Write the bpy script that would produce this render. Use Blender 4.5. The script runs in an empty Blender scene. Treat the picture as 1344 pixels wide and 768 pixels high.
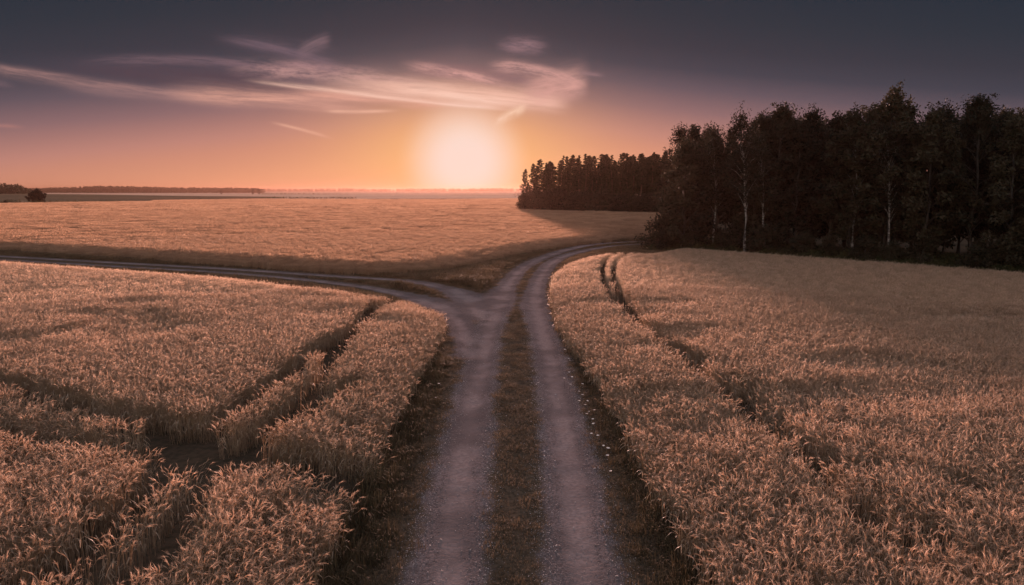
import bpy, math, random
import numpy as np

R = math.radians
rng = np.random.default_rng(7)
random.seed(7)
sc = bpy.context.scene
COL = sc.collection

# ------------------------------------------------------------------ camera
CAM_H, PITCH, F = 5.0, R(7.94), 960.0          # F: focal length in pixels of the 1344 px wide photograph
cam_d = bpy.data.cameras.new('camera')
cam = bpy.data.objects.new('camera', cam_d)
COL.objects.link(cam)
cam_d.sensor_width = 36.0
cam_d.lens = 36.0 * F / 1344.0
cam_d.clip_start, cam_d.clip_end = 0.1, 40000
cam.location = (0, 0, CAM_H)
cam.rotation_euler = (math.pi / 2 - PITCH, 0, 0)
sc.camera = cam
sc.render.resolution_x, sc.render.resolution_y = 1024, 585


def ray(px, py):
    x, y = (px - 672) / F, (384 - py) / F
    c, s = math.cos(PITCH), math.sin(PITCH)
    return np.array([x, c + y * s, -s + y * c])


def G(px, py, z=0.0):
    """point at height z that the photograph shows at pixel px, py"""
    d = ray(px, py)
    k = (z - CAM_H) / d[2]
    return np.array([d[0] * k, d[1] * k])


def GP(pts, z=0.0):
    return np.array([G(x, y, z) for x, y in pts])


# ------------------------------------------------------------------ small tools
def tag(o, label=None, cat=None, group=None, kind=None):
    if label: o['label'] = label
    if cat: o['category'] = cat
    if group: o['group'] = group
    if kind: o['kind'] = kind
    return o


def lin(r, g, b):
    def f(c):
        c /= 255.0
        return c / 12.92 if c <= 0.04045 else ((c + 0.055) / 1.055) ** 2.4
    return (f(r), f(g), f(b), 1.0)


def mesh_from(name, V, Fa, mats=(), midx=None, smooth=False):
    """V: (n,3); Fa: list of (m,k) int arrays (triangles / quads)"""
    me = bpy.data.meshes.new(name)
    if isinstance(Fa, np.ndarray): Fa = [Fa]
    Fa = [np.asarray(f, dtype=np.int32) for f in Fa if len(f)]
    V = np.asarray(V, dtype=np.float32)
    loops = np.concatenate([f.ravel() for f in Fa])
    tot = np.concatenate([np.full(len(f), f.shape[1], np.int32) for f in Fa])
    start = np.concatenate([[0], np.cumsum(tot)[:-1]]).astype(np.int32)
    me.vertices.add(len(V)); me.vertices.foreach_set('co', V.ravel())
    me.loops.add(len(loops)); me.loops.foreach_set('vertex_index', loops)
    me.polygons.add(len(tot))
    me.polygons.foreach_set('loop_start', start)
    me.polygons.foreach_set('loop_total', tot)
    if smooth: me.polygons.foreach_set('use_smooth', np.ones(len(tot), bool))
    for m in mats: me.materials.append(m)
    if midx is not None: me.polygons.foreach_set('material_index', np.asarray(midx, np.int32))
    me.update(calc_edges=True)
    me.validate()
    return me


def link(name, me, parent=None):
    o = bpy.data.objects.new(name, me)
    COL.objects.link(o)
    if parent: o.parent = parent
    return o


class VN:
    """value noise in 2-D, periodic, vectorised"""
    def __init__(s, seed, n=256):
        s.n = n; s.t = np.random.default_rng(seed).random((n, n))

    def __call__(s, x, y):
        xi, yi = np.floor(x).astype(int), np.floor(y).astype(int)
        fx, fy = x - xi, y - yi
        fx, fy = fx * fx * (3 - 2 * fx), fy * fy * (3 - 2 * fy)
        a, b = xi % s.n, yi % s.n
        a1, b1 = (xi + 1) % s.n, (yi + 1) % s.n
        t = s.t
        return (t[a, b] * (1 - fx) + t[a1, b] * fx) * (1 - fy) + (t[a, b1] * (1 - fx) + t[a1, b1] * fx) * fy


n1, n2, n3, n4 = VN(1), VN(2), VN(3), VN(4)


def in_poly(P, x, y):
    P = np.asarray(P); ins = np.zeros(x.shape, bool)
    j = len(P) - 1
    for i in range(len(P)):
        xi, yi = P[i]; xj, yj = P[j]
        if yi != yj:
            c = ((yi > y) != (yj > y)) & (x < (xj - xi) * (y - yi) / (yj - yi) + xi)
            ins ^= c
        j = i
    return ins


def dist_line(P, x, y):
    P = np.asarray(P); best = np.full(x.shape, 1e9)
    for (ax, ay), (bx, by) in zip(P[:-1], P[1:]):
        dx, dy = bx - ax, by - ay
        t = np.clip(((x - ax) * dx + (y - ay) * dy) / (dx * dx + dy * dy + 1e-9), 0, 1)
        best = np.minimum(best, np.hypot(x - ax - t * dx, y - ay - t * dy))
    return best


def smooth_line(P, n=3):
    P = np.asarray(P, float)
    for _ in range(n):
        q = 0.75 * P[:-1] + 0.25 * P[1:]
        r = 0.25 * P[:-1] + 0.75 * P[1:]
        mid = np.empty((2 * len(q), 2)); mid[0::2] = q; mid[1::2] = r
        P = np.vstack([P[:1], mid, P[-1:]])
    return P


# ------------------------------------------------------------------ materials
def mat(name):
    m = bpy.data.materials.new(name); m.use_nodes = True
    nt = m.node_tree; nt.nodes.clear()
    out = nt.nodes.new('ShaderNodeOutputMaterial')
    return m, nt, out


def nd(nt, typ, **kw):
    n = nt.nodes.new(typ)
    for k, v in kw.items():
        if k.startswith('i_'):
            n.inputs[k[2:].replace('_', ' ')].default_value = v
        else:
            setattr(n, k, v)
    return n


def mth(nt, op, a, b=None, c=None, clamp=False):
    n = nt.nodes.new('ShaderNodeMath'); n.operation = op; n.use_clamp = clamp
    for i, v in enumerate((a, b, c)):
        if v is None: continue
        if isinstance(v, (int, float)): n.inputs[i].default_value = v
        else: nt.links.new(v, n.inputs[i])
    return n.outputs[0]


def sstep(nt, v, lo, hi, a=0.0, b=1.0):
    n = nt.nodes.new('ShaderNodeMapRange'); n.interpolation_type = 'SMOOTHSTEP'
    nt.links.new(v, n.inputs['Value'])
    n.inputs['From Min'].default_value, n.inputs['From Max'].default_value = lo, hi
    n.inputs['To Min'].default_value, n.inputs['To Max'].default_value = a, b
    return n.outputs[0]


def mixc(nt, f, a, b):
    n = nt.nodes.new('ShaderNodeMix'); n.data_type = 'RGBA'
    for i, v in ((0, f), (6, a), (7, b)):
        if isinstance(v, (int, float)): n.inputs[i].default_value = v
        elif isinstance(v, tuple): n.inputs[i].default_value = v if len(v) == 4 else v + (1.0,)
        else: nt.links.new(v, n.inputs[i])
    return n.outputs[2]


def leafy(name, ca, cb, transl=0.35, rough=0.6, spec=0.15, noise=None, tcol=None):
    """thin vegetation: diffuse + translucent, tone varied per copy and per place"""
    m, nt, out = mat(name)
    oi = nd(nt, 'ShaderNodeObjectInfo')
    f = oi.outputs['Random']
    if noise:
        geo = nd(nt, 'ShaderNodeNewGeometry')
        tx = nd(nt, 'ShaderNodeTexNoise', i_Scale=noise, i_Detail=3.0)
        nt.links.new(geo.outputs['Position'], tx.inputs['Vector'])
        f = mth(nt, 'MULTIPLY_ADD', f, 0.4, mth(nt, 'MULTIPLY', sstep(nt, tx.outputs['Fac'], 0.3, 0.7), 0.6))
    c = mixc(nt, f, ca, cb)
    p = nd(nt, 'ShaderNodeBsdfPrincipled')
    p.inputs['Roughness'].default_value = rough
    p.inputs['Specular IOR Level'].default_value = spec
    nt.links.new(c, p.inputs['Base Color'])
    t = nd(nt, 'ShaderNodeBsdfTranslucent')
    if tcol: nt.links.new(mixc(nt, 0.5, c, tcol), t.inputs['Color'])
    else: nt.links.new(c, t.inputs['Color'])
    mx = nd(nt, 'ShaderNodeMixShader'); mx.inputs[0].default_value = transl
    nt.links.new(p.outputs[0], mx.inputs[1]); nt.links.new(t.outputs[0], mx.inputs[2])
    nt.links.new(mx.outputs[0], out.inputs['Surface'])
    return m


M_EAR = leafy('wheat_ear', (0.48, 0.345, 0.245), (0.80, 0.60, 0.455), 0.6, 0.5, 0.25)
M_STRAW = leafy('wheat_straw', (0.44, 0.32, 0.21), (0.60, 0.46, 0.33), 0.5, 0.45, 0.3)
M_EARF = leafy('far_wheat_ear_dimmed', (0.46, 0.30, 0.20), (0.64, 0.435, 0.295), 0.58, 0.36, 0.5)  # same crop for the far field; weaker light away from sun painted in
M_STRAWF = leafy('far_wheat_straw_dimmed', (0.35, 0.23, 0.15), (0.48, 0.33, 0.22), 0.5, 0.45, 0.4)  # straw darkened likewise, the dimmer far light put into its colour
M_GRASS = leafy('verge_grass', (0.036, 0.032, 0.018), (0.170, 0.118, 0.068), 0.22, 0.7, 0.05, noise=1.6)
M_STRIPGRASS = leafy('trodden_grass', (0.050, 0.041, 0.024), (0.23, 0.155, 0.098), 0.22, 0.7, 0.05, noise=2.2)
M_DRYGRASS = leafy('dry_grass', (0.11, 0.080, 0.046), (0.24, 0.165, 0.105), 0.35, 0.7, 0.05, noise=0.5)
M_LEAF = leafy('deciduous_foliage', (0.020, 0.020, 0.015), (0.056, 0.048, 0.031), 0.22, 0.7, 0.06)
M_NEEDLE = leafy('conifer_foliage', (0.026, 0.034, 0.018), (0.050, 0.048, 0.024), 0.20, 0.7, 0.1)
M_SHRUB = leafy('undergrowth_foliage', (0.030, 0.038, 0.016), (0.08, 0.070, 0.030), 0.3, 0.6, 0.15, noise=0.6)
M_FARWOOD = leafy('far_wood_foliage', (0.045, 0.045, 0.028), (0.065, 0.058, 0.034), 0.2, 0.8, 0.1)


def bark(name, ca, cb, scale, stretch=0.25):
    m, nt, out = mat(name)
    tc = nd(nt, 'ShaderNodeTexCoord')
    mp = nd(nt, 'ShaderNodeMapping'); mp.inputs['Scale'].default_value = (1, 1, stretch)
    tx = nd(nt, 'ShaderNodeTexNoise', i_Scale=scale, i_Detail=5.0)
    nt.links.new(tc.outputs['Object'], mp.inputs['Vector']); nt.links.new(mp.outputs[0], tx.inputs['Vector'])
    c = mixc(nt, sstep(nt, tx.outputs['Fac'], 0.38, 0.6), ca, cb)
    p = nd(nt, 'ShaderNodeBsdfPrincipled'); p.inputs['Roughness'].default_value = 0.85
    nt.links.new(c, p.inputs['Base Color'])
    b = nd(nt, 'ShaderNodeBump', i_Strength=0.6, i_Distance=0.03)
    nt.links.new(tx.outputs['Fac'], b.inputs['Height']); nt.links.new(b.outputs[0], p.inputs['Normal'])
    nt.links.new(p.outputs[0], out.inputs['Surface'])
    return m


M_BARK = bark('dark_bark', (0.028, 0.022, 0.018), (0.055, 0.043, 0.035), 9)
M_PINEBARK = bark('pine_bark', (0.06, 0.04, 0.03), (0.14, 0.085, 0.055), 7)
M_BIRCH = bark('birch_bark', (0.05, 0.042, 0.04), (0.27, 0.245, 0.23), 4, 1.6)


def soil_material(name, ca, cb, cc, s1=0.35, s2=6.0, bump=0.05):
    m, nt, out = mat(name)
    geo = nd(nt, 'ShaderNodeNewGeometry')
    a = nd(nt, 'ShaderNodeTexNoise', i_Scale=s1, i_Detail=6.0)
    b = nd(nt, 'ShaderNodeTexNoise', i_Scale=s2, i_Detail=8.0)
    for t in (a, b): nt.links.new(geo.outputs['Position'], t.inputs['Vector'])
    c = mixc(nt, sstep(nt, a.outputs['Fac'], 0.35, 0.65), ca, cb)
    c = mixc(nt, mth(nt, 'MULTIPLY', sstep(nt, b.outputs['Fac'], 0.42, 0.62), 0.6), c, cc)
    p = nd(nt, 'ShaderNodeBsdfDiffuse')
    nt.links.new(c, p.inputs['Color'])
    bp = nd(nt, 'ShaderNodeBump', i_Strength=1.0, i_Distance=bump)
    nt.links.new(b.outputs['Fac'], bp.inputs['Height']); nt.links.new(bp.outputs[0], p.inputs['Normal'])
    nt.links.new(p.outputs[0], out.inputs['Surface'])
    return m


M_SOIL = soil_material('ground_soil', (0.060, 0.046, 0.032), (0.095, 0.068, 0.045), (0.040, 0.034, 0.022))
M_STUBBLE = soil_material('stubble', (0.52, 0.37, 0.27), (0.62, 0.46, 0.34), (0.45, 0.32, 0.22), 0.012, 0.15, 0.5)
M_GREENCROP = soil_material('green_crop', (0.13, 0.105, 0.070), (0.17, 0.13, 0.085), (0.10, 0.082, 0.052), 0.02, 0.4, 0.4)


def track_material():
    m, nt, out = mat('gravel_track')
    geo = nd(nt, 'ShaderNodeNewGeometry')
    at = nd(nt, 'ShaderNodeAttribute', attribute_name='rut')
    pos = geo.outputs['Position']
    nz = nd(nt, 'ShaderNodeTexNoise', i_Scale=1.3, i_Detail=6.0)
    nf = nd(nt, 'ShaderNodeTexNoise', i_Scale=14.0, i_Detail=6.0)
    vo = nd(nt, 'ShaderNodeTexVoronoi', i_Scale=34.0)
    vo2 = nd(nt, 'ShaderNodeTexVoronoi', i_Scale=75.0)
    for t in (nz, nf, vo, vo2): nt.links.new(pos, t.inputs['Vector'])
    d = mth(nt, 'ADD', at.outputs['Fac'], mth(nt, 'MULTIPLY', mth(nt, 'SUBTRACT', nz.outputs['Fac'], 0.5), 0.60))
    d2 = mth(nt, 'ADD', d, mth(nt, 'MULTIPLY', mth(nt, 'SUBTRACT', nf.outputs['Fac'], 0.5), 0.30))
    core = sstep(nt, d2, 0.06, 0.30, 1.0, 0.0)
    grav = sstep(nt, d2, 0.41, 0.63, 1.0, 0.0)
    # stones: each Voronoi cell a pebble of its own grey
    stone = mixc(nt, vo.outputs['Color'], (0.12, 0.105, 0.10), (0.34, 0.30, 0.285))
    sep = nd(nt, 'ShaderNodeSeparateColor'); nt.links.new(vo.outputs['Color'], sep.inputs[0])
    sep2 = nd(nt, 'ShaderNodeSeparateColor'); nt.links.new(vo2.outputs['Color'], sep2.inputs[0])
    g = mth(nt, 'MULTIPLY_ADD', sep.outputs[0], 0.55, mth(nt, 'MULTIPLY', sep2.outputs[1], 0.45))
    stone = mixc(nt, g, (0.070, 0.056, 0.055), (0.26, 0.212, 0.208))
    dust = mixc(nt, sstep(nt, nf.outputs['Fac'], 0.35, 0.65), (0.215, 0.168, 0.160), (0.30, 0.236, 0.226))
    damp = nd(nt, 'ShaderNodeTexNoise', i_Scale=0.55, i_Detail=5.0)
    nt.links.new(pos, damp.inputs['Vector'])
    dk = sstep(nt, damp.outputs['Fac'], 0.40, 0.62)
    stone = mixc(nt, mth(nt, 'MULTIPLY_ADD', dk, 0.5, 0.5), (0.085, 0.070, 0.068), stone); dust = mixc(nt, sstep(nt, damp.outputs['Fac'], 0.34, 0.58), (0.155, 0.122, 0.118), dust)
    soil = mixc(nt, sstep(nt, nf.outputs['Fac'], 0.4, 0.6), (0.060, 0.046, 0.032), (0.105, 0.078, 0.055))
    c = mixc(nt, mth(nt, 'MULTIPLY', core, 0.85), stone, dust)
    c = mixc(nt, grav, soil, c)
    p = nd(nt, 'ShaderNodeBsdfDiffuse')
    nt.links.new(c, p.inputs['Color'])
    h = mth(nt, 'MULTIPLY', mth(nt, 'SUBTRACT', 1.0, vo.outputs['Distance']), mth(nt, 'SUBTRACT', 1.0, mth(nt, 'MULTIPLY', core, 0.7)))
    h = mth(nt, 'ADD', h, nf.outputs['Fac'])
    bp = nd(nt, 'ShaderNodeBump', i_Strength=0.55, i_Distance=0.010)
    nt.links.new(h, bp.inputs['Height']); nt.links.new(bp.outputs[0], p.inputs['Normal'])
    nt.links.new(p.outputs[0], out.inputs['Surface'])
    return m


M_TRACK = track_material()


def plain(name, ca, cb, rough=0.9):
    m, nt, out = mat(name)
    oi = nd(nt, 'ShaderNodeObjectInfo')
    p = nd(nt, 'ShaderNodeBsdfPrincipled'); p.inputs['Roughness'].default_value = rough
    nt.links.new(mixc(nt, oi.outputs['Random'], ca, cb), p.inputs['Base Color'])
    nt.links.new(p.outputs[0], out.inputs['Surface'])
    return m


M_STONE = plain('gravel_stone', (0.17, 0.145, 0.143), (0.46, 0.40, 0.39))
M_PETAL = leafy('flower_petal', (0.75, 0.72, 0.68), (0.80, 0.78, 0.74), 0.3)

# ------------------------------------------------------------------ lay of the land
WH = 0.68       # height of the wheat
# wheel ruts of the tracks (ground points)
rut_l = smooth_line(np.vstack([[(-0.83, -6)], GP([(586, 768), (608, 600), (631, 480), (648, 415), (665, 375), (685, 351), (719, 336), (753, 326), (787, 320), (860, 317)]), [(24, 75.5)]]), 2)
rut_r = smooth_line(np.vstack([[(0.9, -6)], GP([(764, 768), (746, 600), (724, 480), (709, 430), (701, 392), (709, 361), (729, 340), (766, 329.5), (806, 323)]), [(14.6, 69.5), (24, 73.4)]]), 2)
br_u = smooth_line(np.vstack([GP([(634, 420), (622, 394), (590, 380), (533, 369), (448, 364.5), (305, 354), (135, 345), (0, 337)]), [(-62, 65)]]), 2)
br_l = smooth_line(np.vstack([GP([(618, 470), (606, 422), (578, 402), (526, 387)]), [(-8.6, 38.7), (-17.0, 44.2), (-28.2, 48.8), (-38.5, 53.3), (-62, 63)]]), 2)
RUTS = [rut_l, rut_r, br_u, br_l]

left_poly = np.vstack([[(-2.5, 2)], [(-2.45, 9.4), (-2.45, 12), (-2.38, 16), (-2.35, 22), (-2.45, 25.5)],
                       GP([(578, 406), (530, 389), (448, 378), (300, 360), (150, 350), (0, 340), (-150, 331)], WH), [(-60, 58), (-60, 2)]])
left_poly = np.asarray(left_poly)
right_edge = np.vstack([[(2.42, 2)], [(2.36, 9.4), (2.27, 12), (2.22, 15.2), (2.05, 20)],
                        GP([(739, 425), (724, 382), (726, 356), (742, 343), (765, 334.5), (800, 329), (850, 331)], WH)])
front_dir = np.array([16.5, -20.0]); front_dir /= np.linalg.norm(front_dir)
front_in = np.array([-front_dir[1], front_dir[0]])
FP0 = np.array([12.5, 60.5])
right_poly = np.vstack([right_edge, [FP0 + front_dir * s - front_in * 1.4 for s in (3, 10, 20, 32, 46)], [(48, 2)]])
far_near = np.vstack([[(-330, 160)], [(-64, 68.5)], GP([(0, 335), (150, 345.5), (305, 356.5), (448, 367.5)]) + np.array([0, 2.0]),
                      GP([(533, 365), (590, 359), (651, 346), (702, 334), (753, 325.5), (800, 321)]) + np.array([0, 1.5]), [(11.5, 74.5), (16, 77)]])
far_poly = np.vstack([far_near, [(30, 146), (16, 158), (2.0, 173.5), (3.5, 200), (7, 260), (11, 330), (16, 412)],
                      GP([(560, 263.2), (430, 263.0), (330, 262.6), (205, 264.5)]), [(-150, 306), (-181, 256), (-330, 180)]])

# tramlines through the near fields: the gaps the wheels leave
T = lambda pts, z=0.35: smooth_line(GP(pts, z), 2)
tram_left = [
    T([(517, 397), (470, 432), (398, 480), (348, 522), (302, 553), (262, 580), (232, 605), (216, 635), (193, 662), (155, 697), (108, 735), (60, 775), (20, 800)]),
    T([(488, 402), (437, 480), (410, 515), (371, 553), (336, 576), (305, 600), (275, 640), (247, 673), (217, 720), (172, 765), (130, 800)]),
    T([(-60, 500), (0, 511), (66, 530), (135, 553), (217, 570), (250, 582)]),
    T([(-60, 562), (0, 573), (77, 588), (155, 598), (217, 608), (240, 604)]),
    T([(262, 600), (321, 617), (387, 627), (450, 640), (500, 650)], 0.2),
    T([(345, 572), (387, 555), (445, 524), (464, 516)]),
    GP([(236, 586), (246, 592)], 0.2),
]
tram_left_w = [0.25, 0.26, 0.34, 0.36, 0.50, 0.30, 0.60]
tram_right = [
    T([(819, 333), (795.5, 341), (788, 356), (793, 375), (803, 395), (814, 414), (837, 432), (871, 458), (926, 506), (964, 536), (990, 566), (1020, 592), (1057, 622), (1084, 649), (1125, 679), (1159, 716), (1200, 760)]),
    T([(824, 336), (806, 346), (803, 359), (808, 375), (819, 393), (834, 411), (850, 424)]),
    T([(900, 470), (950, 500), (985, 530), (1040, 585), (1100, 630), (1170, 680), (1250, 740)]),
    T([(819, 341), (902, 351), (1040, 364), (1344, 385)]),
]
tram_right_w = [0.21, 0.20, 0.10, 0.08]


def swell(x, y):
    """0..1: how the crop stands, long bands across the fields"""
    return 0.5 * n1(x * 0.035 + 9, y * 0.10 + 3) + 0.3 * n2(x * 0.11, y * 0.23) + 0.2 * n3(x * 0.4, y * 0.55)


def lodge(x, y):
    """0..1: patches the wind has flattened"""
    v = 0.6 * n4(x * 0.22 + 40, y * 0.28 + 5) + 0.4 * n2(x * 0.6 + 7, y * 0.7)
    return np.clip((v - 0.62) / 0.14, 0, 1)


# ------------------------------------------------------------------ wheat plants
class Acc:
    def __init__(s): s.V, s.T, s.Q, s.mt, s.mq, s.n = [], [], [], [], [], 0

    def add(s, V, tris=None, quads=None, m=0):
        V = np.asarray(V, float)
        if tris is not None and len(tris):
            t = np.asarray(tris) + s.n; s.T.append(t); s.mt.append(np.full(len(t), m))
        if quads is not None and len(quads):
            q = np.asarray(quads) + s.n; s.Q.append(q); s.mq.append(np.full(len(q), m))
        s.V.append(V); s.n += len(V)

    def mesh(s, name, mats, smooth=False):
        Fa, mi = [], []
        if s.T: Fa.append(np.vstack(s.T)); mi.append(np.concatenate(s.mt))
        if s.Q: Fa.append(np.vstack(s.Q)); mi.append(np.concatenate(s.mq))
        return mesh_from(name, np.vstack(s.V), Fa, mats, np.concatenate(mi), smooth)


def frame(d):
    d = d / np.linalg.norm(d)
    u = np.cross(d, [0, 0, 1.0])
    if np.linalg.norm(u) < 1e-3: u = np.array([1.0, 0, 0])
    u /= np.linalg.norm(u)
    return d, u, np.cross(d, u)


def tube(acc, P, rad, k, m=0):
    P = np.asarray(P, float); V = []
    a0 = random.random() * 6.28
    for i in range(len(P)):
        d = P[min(i + 1, len(P) - 1)] - P[max(i - 1, 0)]
        d, u, w = frame(d)
        for j in range(k):
            a = a0 + 2 * math.pi * j / k
            V.append(P[i] + rad[i] * (math.cos(a) * u + math.sin(a) * w))
    q = [(i * k + j, i * k + (j + 1) % k, (i + 1) * k + (j + 1) % k, (i + 1) * k + j) for i in range(len(P) - 1) for j in range(k)]
    acc.add(V, None, q, m)


def strip(acc, P, w, side, m=0):
    P = np.asarray(P, float); V = []
    for p, ww in zip(P, w): V += [p - side * ww, p + side * ww]
    acc.add(V, None, [(2 * i, 2 * i + 1, 2 * i + 3, 2 * i + 2) for i in range(len(P) - 1)], m)


def stalk(acc, x, y, lod, r, flat=0.0):
    h = WH * r.normal(1.0, 0.065) * (1 - 0.25 * flat)
    phi = r.normal(0.5, 1.5)                   # the wind has them nod mostly one way
    lean = abs(r.normal(0.06, 0.05)) + flat * r.uniform(0.4, 0.9)
    hd = np.array([math.cos(phi), math.sin(phi), 0])
    up = np.array([0, 0, 1.0])
    b = np.array([x, y, 0.0])
    p1 = b + up * h * 0.5 + hd * h * lean * 0.3
    p2 = b + up * h * 0.88 + hd * h * lean
    droop = r.uniform(0.2, 1.5)
    p3 = p2 + 0.07 * (up * math.cos(droop * 0.5) + hd * math.sin(droop * 0.5))
    L = r.uniform(0.055, 0.080)
    side = np.array([-hd[1], hd[0], 0])
    if lod == 0:
        tube(acc, [b, p1, p2, p3], [0.0028, 0.0026, 0.0022, 0.0018], 3, 1)
        pts, rad = [p3], [0.003]
        prof = [0.0060, 0.0069, 0.0064, 0.0050, 0.002]
        p = p3; a = droop * 0.6
        for i in range(5):
            a += droop * 0.13
            p = p + L / 5 * (up * math.cos(a) + hd * math.sin(a)); pts.append(p); rad.append(prof[i])
        tube(acc, pts, rad, 4, 0)
        d = up * math.cos(a) + hd * math.sin(a)
        for i in range(7):                       # awns
            s0 = pts[1 + i % 5]
            dv = d + side * r.normal(0, 0.28) + np.cross(d, side) * r.normal(0, 0.28)
            w = np.cross(dv, r.normal(0, 1, 3)); w = w / np.linalg.norm(w) * 0.0016
            acc.add([s0 - w, s0 + w, s0 + dv * r.uniform(0.05, 0.085)], [(0, 1, 2)], None, 0)
        for i in range(r.integers(0, 2)):        # dry leaves
            t = r.uniform(0.35, 0.8); q0 = b + (p2 - b) * t; a2 = r.uniform(0, 6.28)
            ld = np.array([math.cos(a2), math.sin(a2), 0]); ls = np.array([-ld[1], ld[0], 0])
            ll = r.uniform(0.10, 0.20)
            strip(acc, [q0, q0 + ld * ll * 0.4 + up * ll * 0.25, q0 + ld * ll * 0.8 - up * ll * 0.15, q0 + ld * ll - up * ll * 0.6],
                  [0.005, 0.007, 0.005, 0.001], ls, 1)
    elif lod == 1:
        w = np.array([math.cos(phi + 1.2), math.sin(phi + 1.2), 0])
        strip(acc, [b, p2], [0.0035, 0.0028], w, 1)
        a = droop * 0.9
        d = up * math.cos(a) + hd * math.sin(a)
        e = p2 + d * (L + 0.03); mid = p2 + d * L * 0.5
        u2 = side * 0.0085; v2 = np.cross(d, side) * 0.0085
        acc.add([p2, mid + u2, e, mid - u2, mid + v2, mid - v2], None, [(0, 1, 2, 3), (0, 4, 2, 5)], 0)
        for i in range(2):
            dv = d + side * r.normal(0, 0.3) + np.cross(d, side) * r.normal(0, 0.3)
            acc.add([mid - side * 0.003, mid + side * 0.003, mid + dv * 0.09], [(0, 1, 2)], None, 0)
        if r.random() < 0.3:
            a2 = r.uniform(0, 6.28); q0 = b + (p2 - b) * r.uniform(0.3, 0.85)
            ld = np.array([math.cos(a2), math.sin(a2), 0]); ls = np.array([-ld[1], ld[0], 0]); ll = 0.2
            strip(acc, [q0, q0 + ld * ll * 0.6 + up * 0.02, q0 + ld * ll - up * 0.1], [0.008, 0.009, 0.002], ls, 1)
    else:
        k = {2: 1.0, 3: 2.6}[lod]
        w = np.array([math.cos(phi + 1.2), math.sin(phi + 1.2), 0])
        acc.add([b - w * 0.009 * k, b + w * 0.009 * k, p2], [(0, 1, 2)], None, 1)
        a = droop
        d = up * math.cos(a) + hd * math.sin(a)
        e = p2 + d * 0.13 * k ** 0.6; mid = p2 + d * 0.06 * k ** 0.6
        u2 = side * 0.015 * k; v2 = np.cross(d, side) * 0.015 * k
        acc.add([p2, mid + u2, e, mid - u2, mid + v2, mid - v2], None, [(0, 1, 2, 3), (0, 4, 2, 5)], 0)


wheat_src = bpy.data.collections.new('wheat_plants')   # the plants the fields are sown with; not in the scene itself


def clump(name, lod, n, rad, square=False, flat=0.0, seed=0):
    r = np.random.default_rng(seed); acc = Acc()
    for i in range(n):
        if square: x, y = r.uniform(-rad, rad, 2)
        else:
            q = rad * math.sqrt(r.random()); a = r.uniform(0, 6.283); x, y = q * math.cos(a), q * math.sin(a)
        stalk(acc, x, y, lod, r, flat)
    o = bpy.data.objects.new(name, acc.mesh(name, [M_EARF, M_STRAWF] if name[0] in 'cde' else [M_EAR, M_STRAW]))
    wheat_src.objects.link(o)


NA, NF, NB, NC, ND, NG = 10, 5, 6, 5, 4, 8
for i in range(NA): clump('a_clump_%02d' % i, 0, 17, 0.165, seed=100 + i)
for i in range(NF): clump('b_clump_%02d' % i, 0, 15, 0.16, flat=0.5, seed=150 + i)
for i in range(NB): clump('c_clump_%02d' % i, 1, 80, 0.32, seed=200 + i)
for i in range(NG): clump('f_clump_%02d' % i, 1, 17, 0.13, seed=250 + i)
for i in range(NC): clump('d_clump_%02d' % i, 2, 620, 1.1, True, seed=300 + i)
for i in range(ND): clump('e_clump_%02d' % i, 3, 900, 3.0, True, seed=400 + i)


def sown(name, src, P, rot, scl, idx):
    """one object: every point of P carries one of the plants of src"""
    me = bpy.data.meshes.new(name)
    me.vertices.add(len(P)); me.vertices.foreach_set('co', np.asarray(P, np.float32).ravel())
    a = me.attributes.new('turn', 'FLOAT_VECTOR', 'POINT'); a.data.foreach_set('vector', np.asarray(rot, np.float32).ravel())
    a = me.attributes.new('size', 'FLOAT_VECTOR', 'POINT'); a.data.foreach_set('vector', np.asarray(scl, np.float32).ravel())
    a = me.attributes.new('pick', 'INT', 'POINT'); a.data.foreach_set('value', np.asarray(idx, np.int32))
    me.update()
    o = link(name, me)
    ng = bpy.data.node_groups.new(name, 'GeometryNodeTree')
    ng.interface.new_socket('Geometry', in_out='INPUT', socket_type='NodeSocketGeometry')
    ng.interface.new_socket('Geometry', in_out='OUTPUT', socket_type='NodeSocketGeometry')
    gi, go = ng.nodes.new('NodeGroupInput'), ng.nodes.new('NodeGroupOutput')
    ci = ng.nodes.new('GeometryNodeCollectionInfo'); ci.inputs['Collection'].default_value = src
    ci.inputs['Separate Children'].default_value = True; ci.inputs['Reset Children'].default_value = True
    ip = ng.nodes.new('GeometryNodeInstanceOnPoints'); ip.inputs['Pick Instance'].default_value = True

    def na(nm, ty):
        n = ng.nodes.new('GeometryNodeInputNamedAttribute'); n.data_type = ty; n.inputs['Name'].default_value = nm
        return n.outputs['Attribute']
    L = ng.links.new
    L(gi.outputs[0], ip.inputs['Points']); L(ci.outputs[0], ip.inputs['Instance'])
    L(na('turn', 'FLOAT_VECTOR'), ip.inputs['Rotation']); L(na('size', 'FLOAT_VECTOR'), ip.inputs['Scale'])
    L(na('pick', 'INT'), ip.inputs['Instance Index']); L(ip.outputs[0], go.inputs[0])
    md = o.modifiers.new('plants', 'NODES'); md.node_group = ng
    return o


def scatter(x0, x1, y0, y1, dens):
    n = int((x1 - x0) * (y1 - y0) * dens)
    s = 1 / math.sqrt(dens)
    gx, gy = np.meshgrid(np.arange(x0, x1, s), np.arange(y0, y1, s))
    x, y = gx.ravel(), gy.ravel()
    return x + rng.uniform(-0.6, 0.6, x.shape) * s, y + rng.uniform(-0.6, 0.6, x.shape) * s


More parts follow.
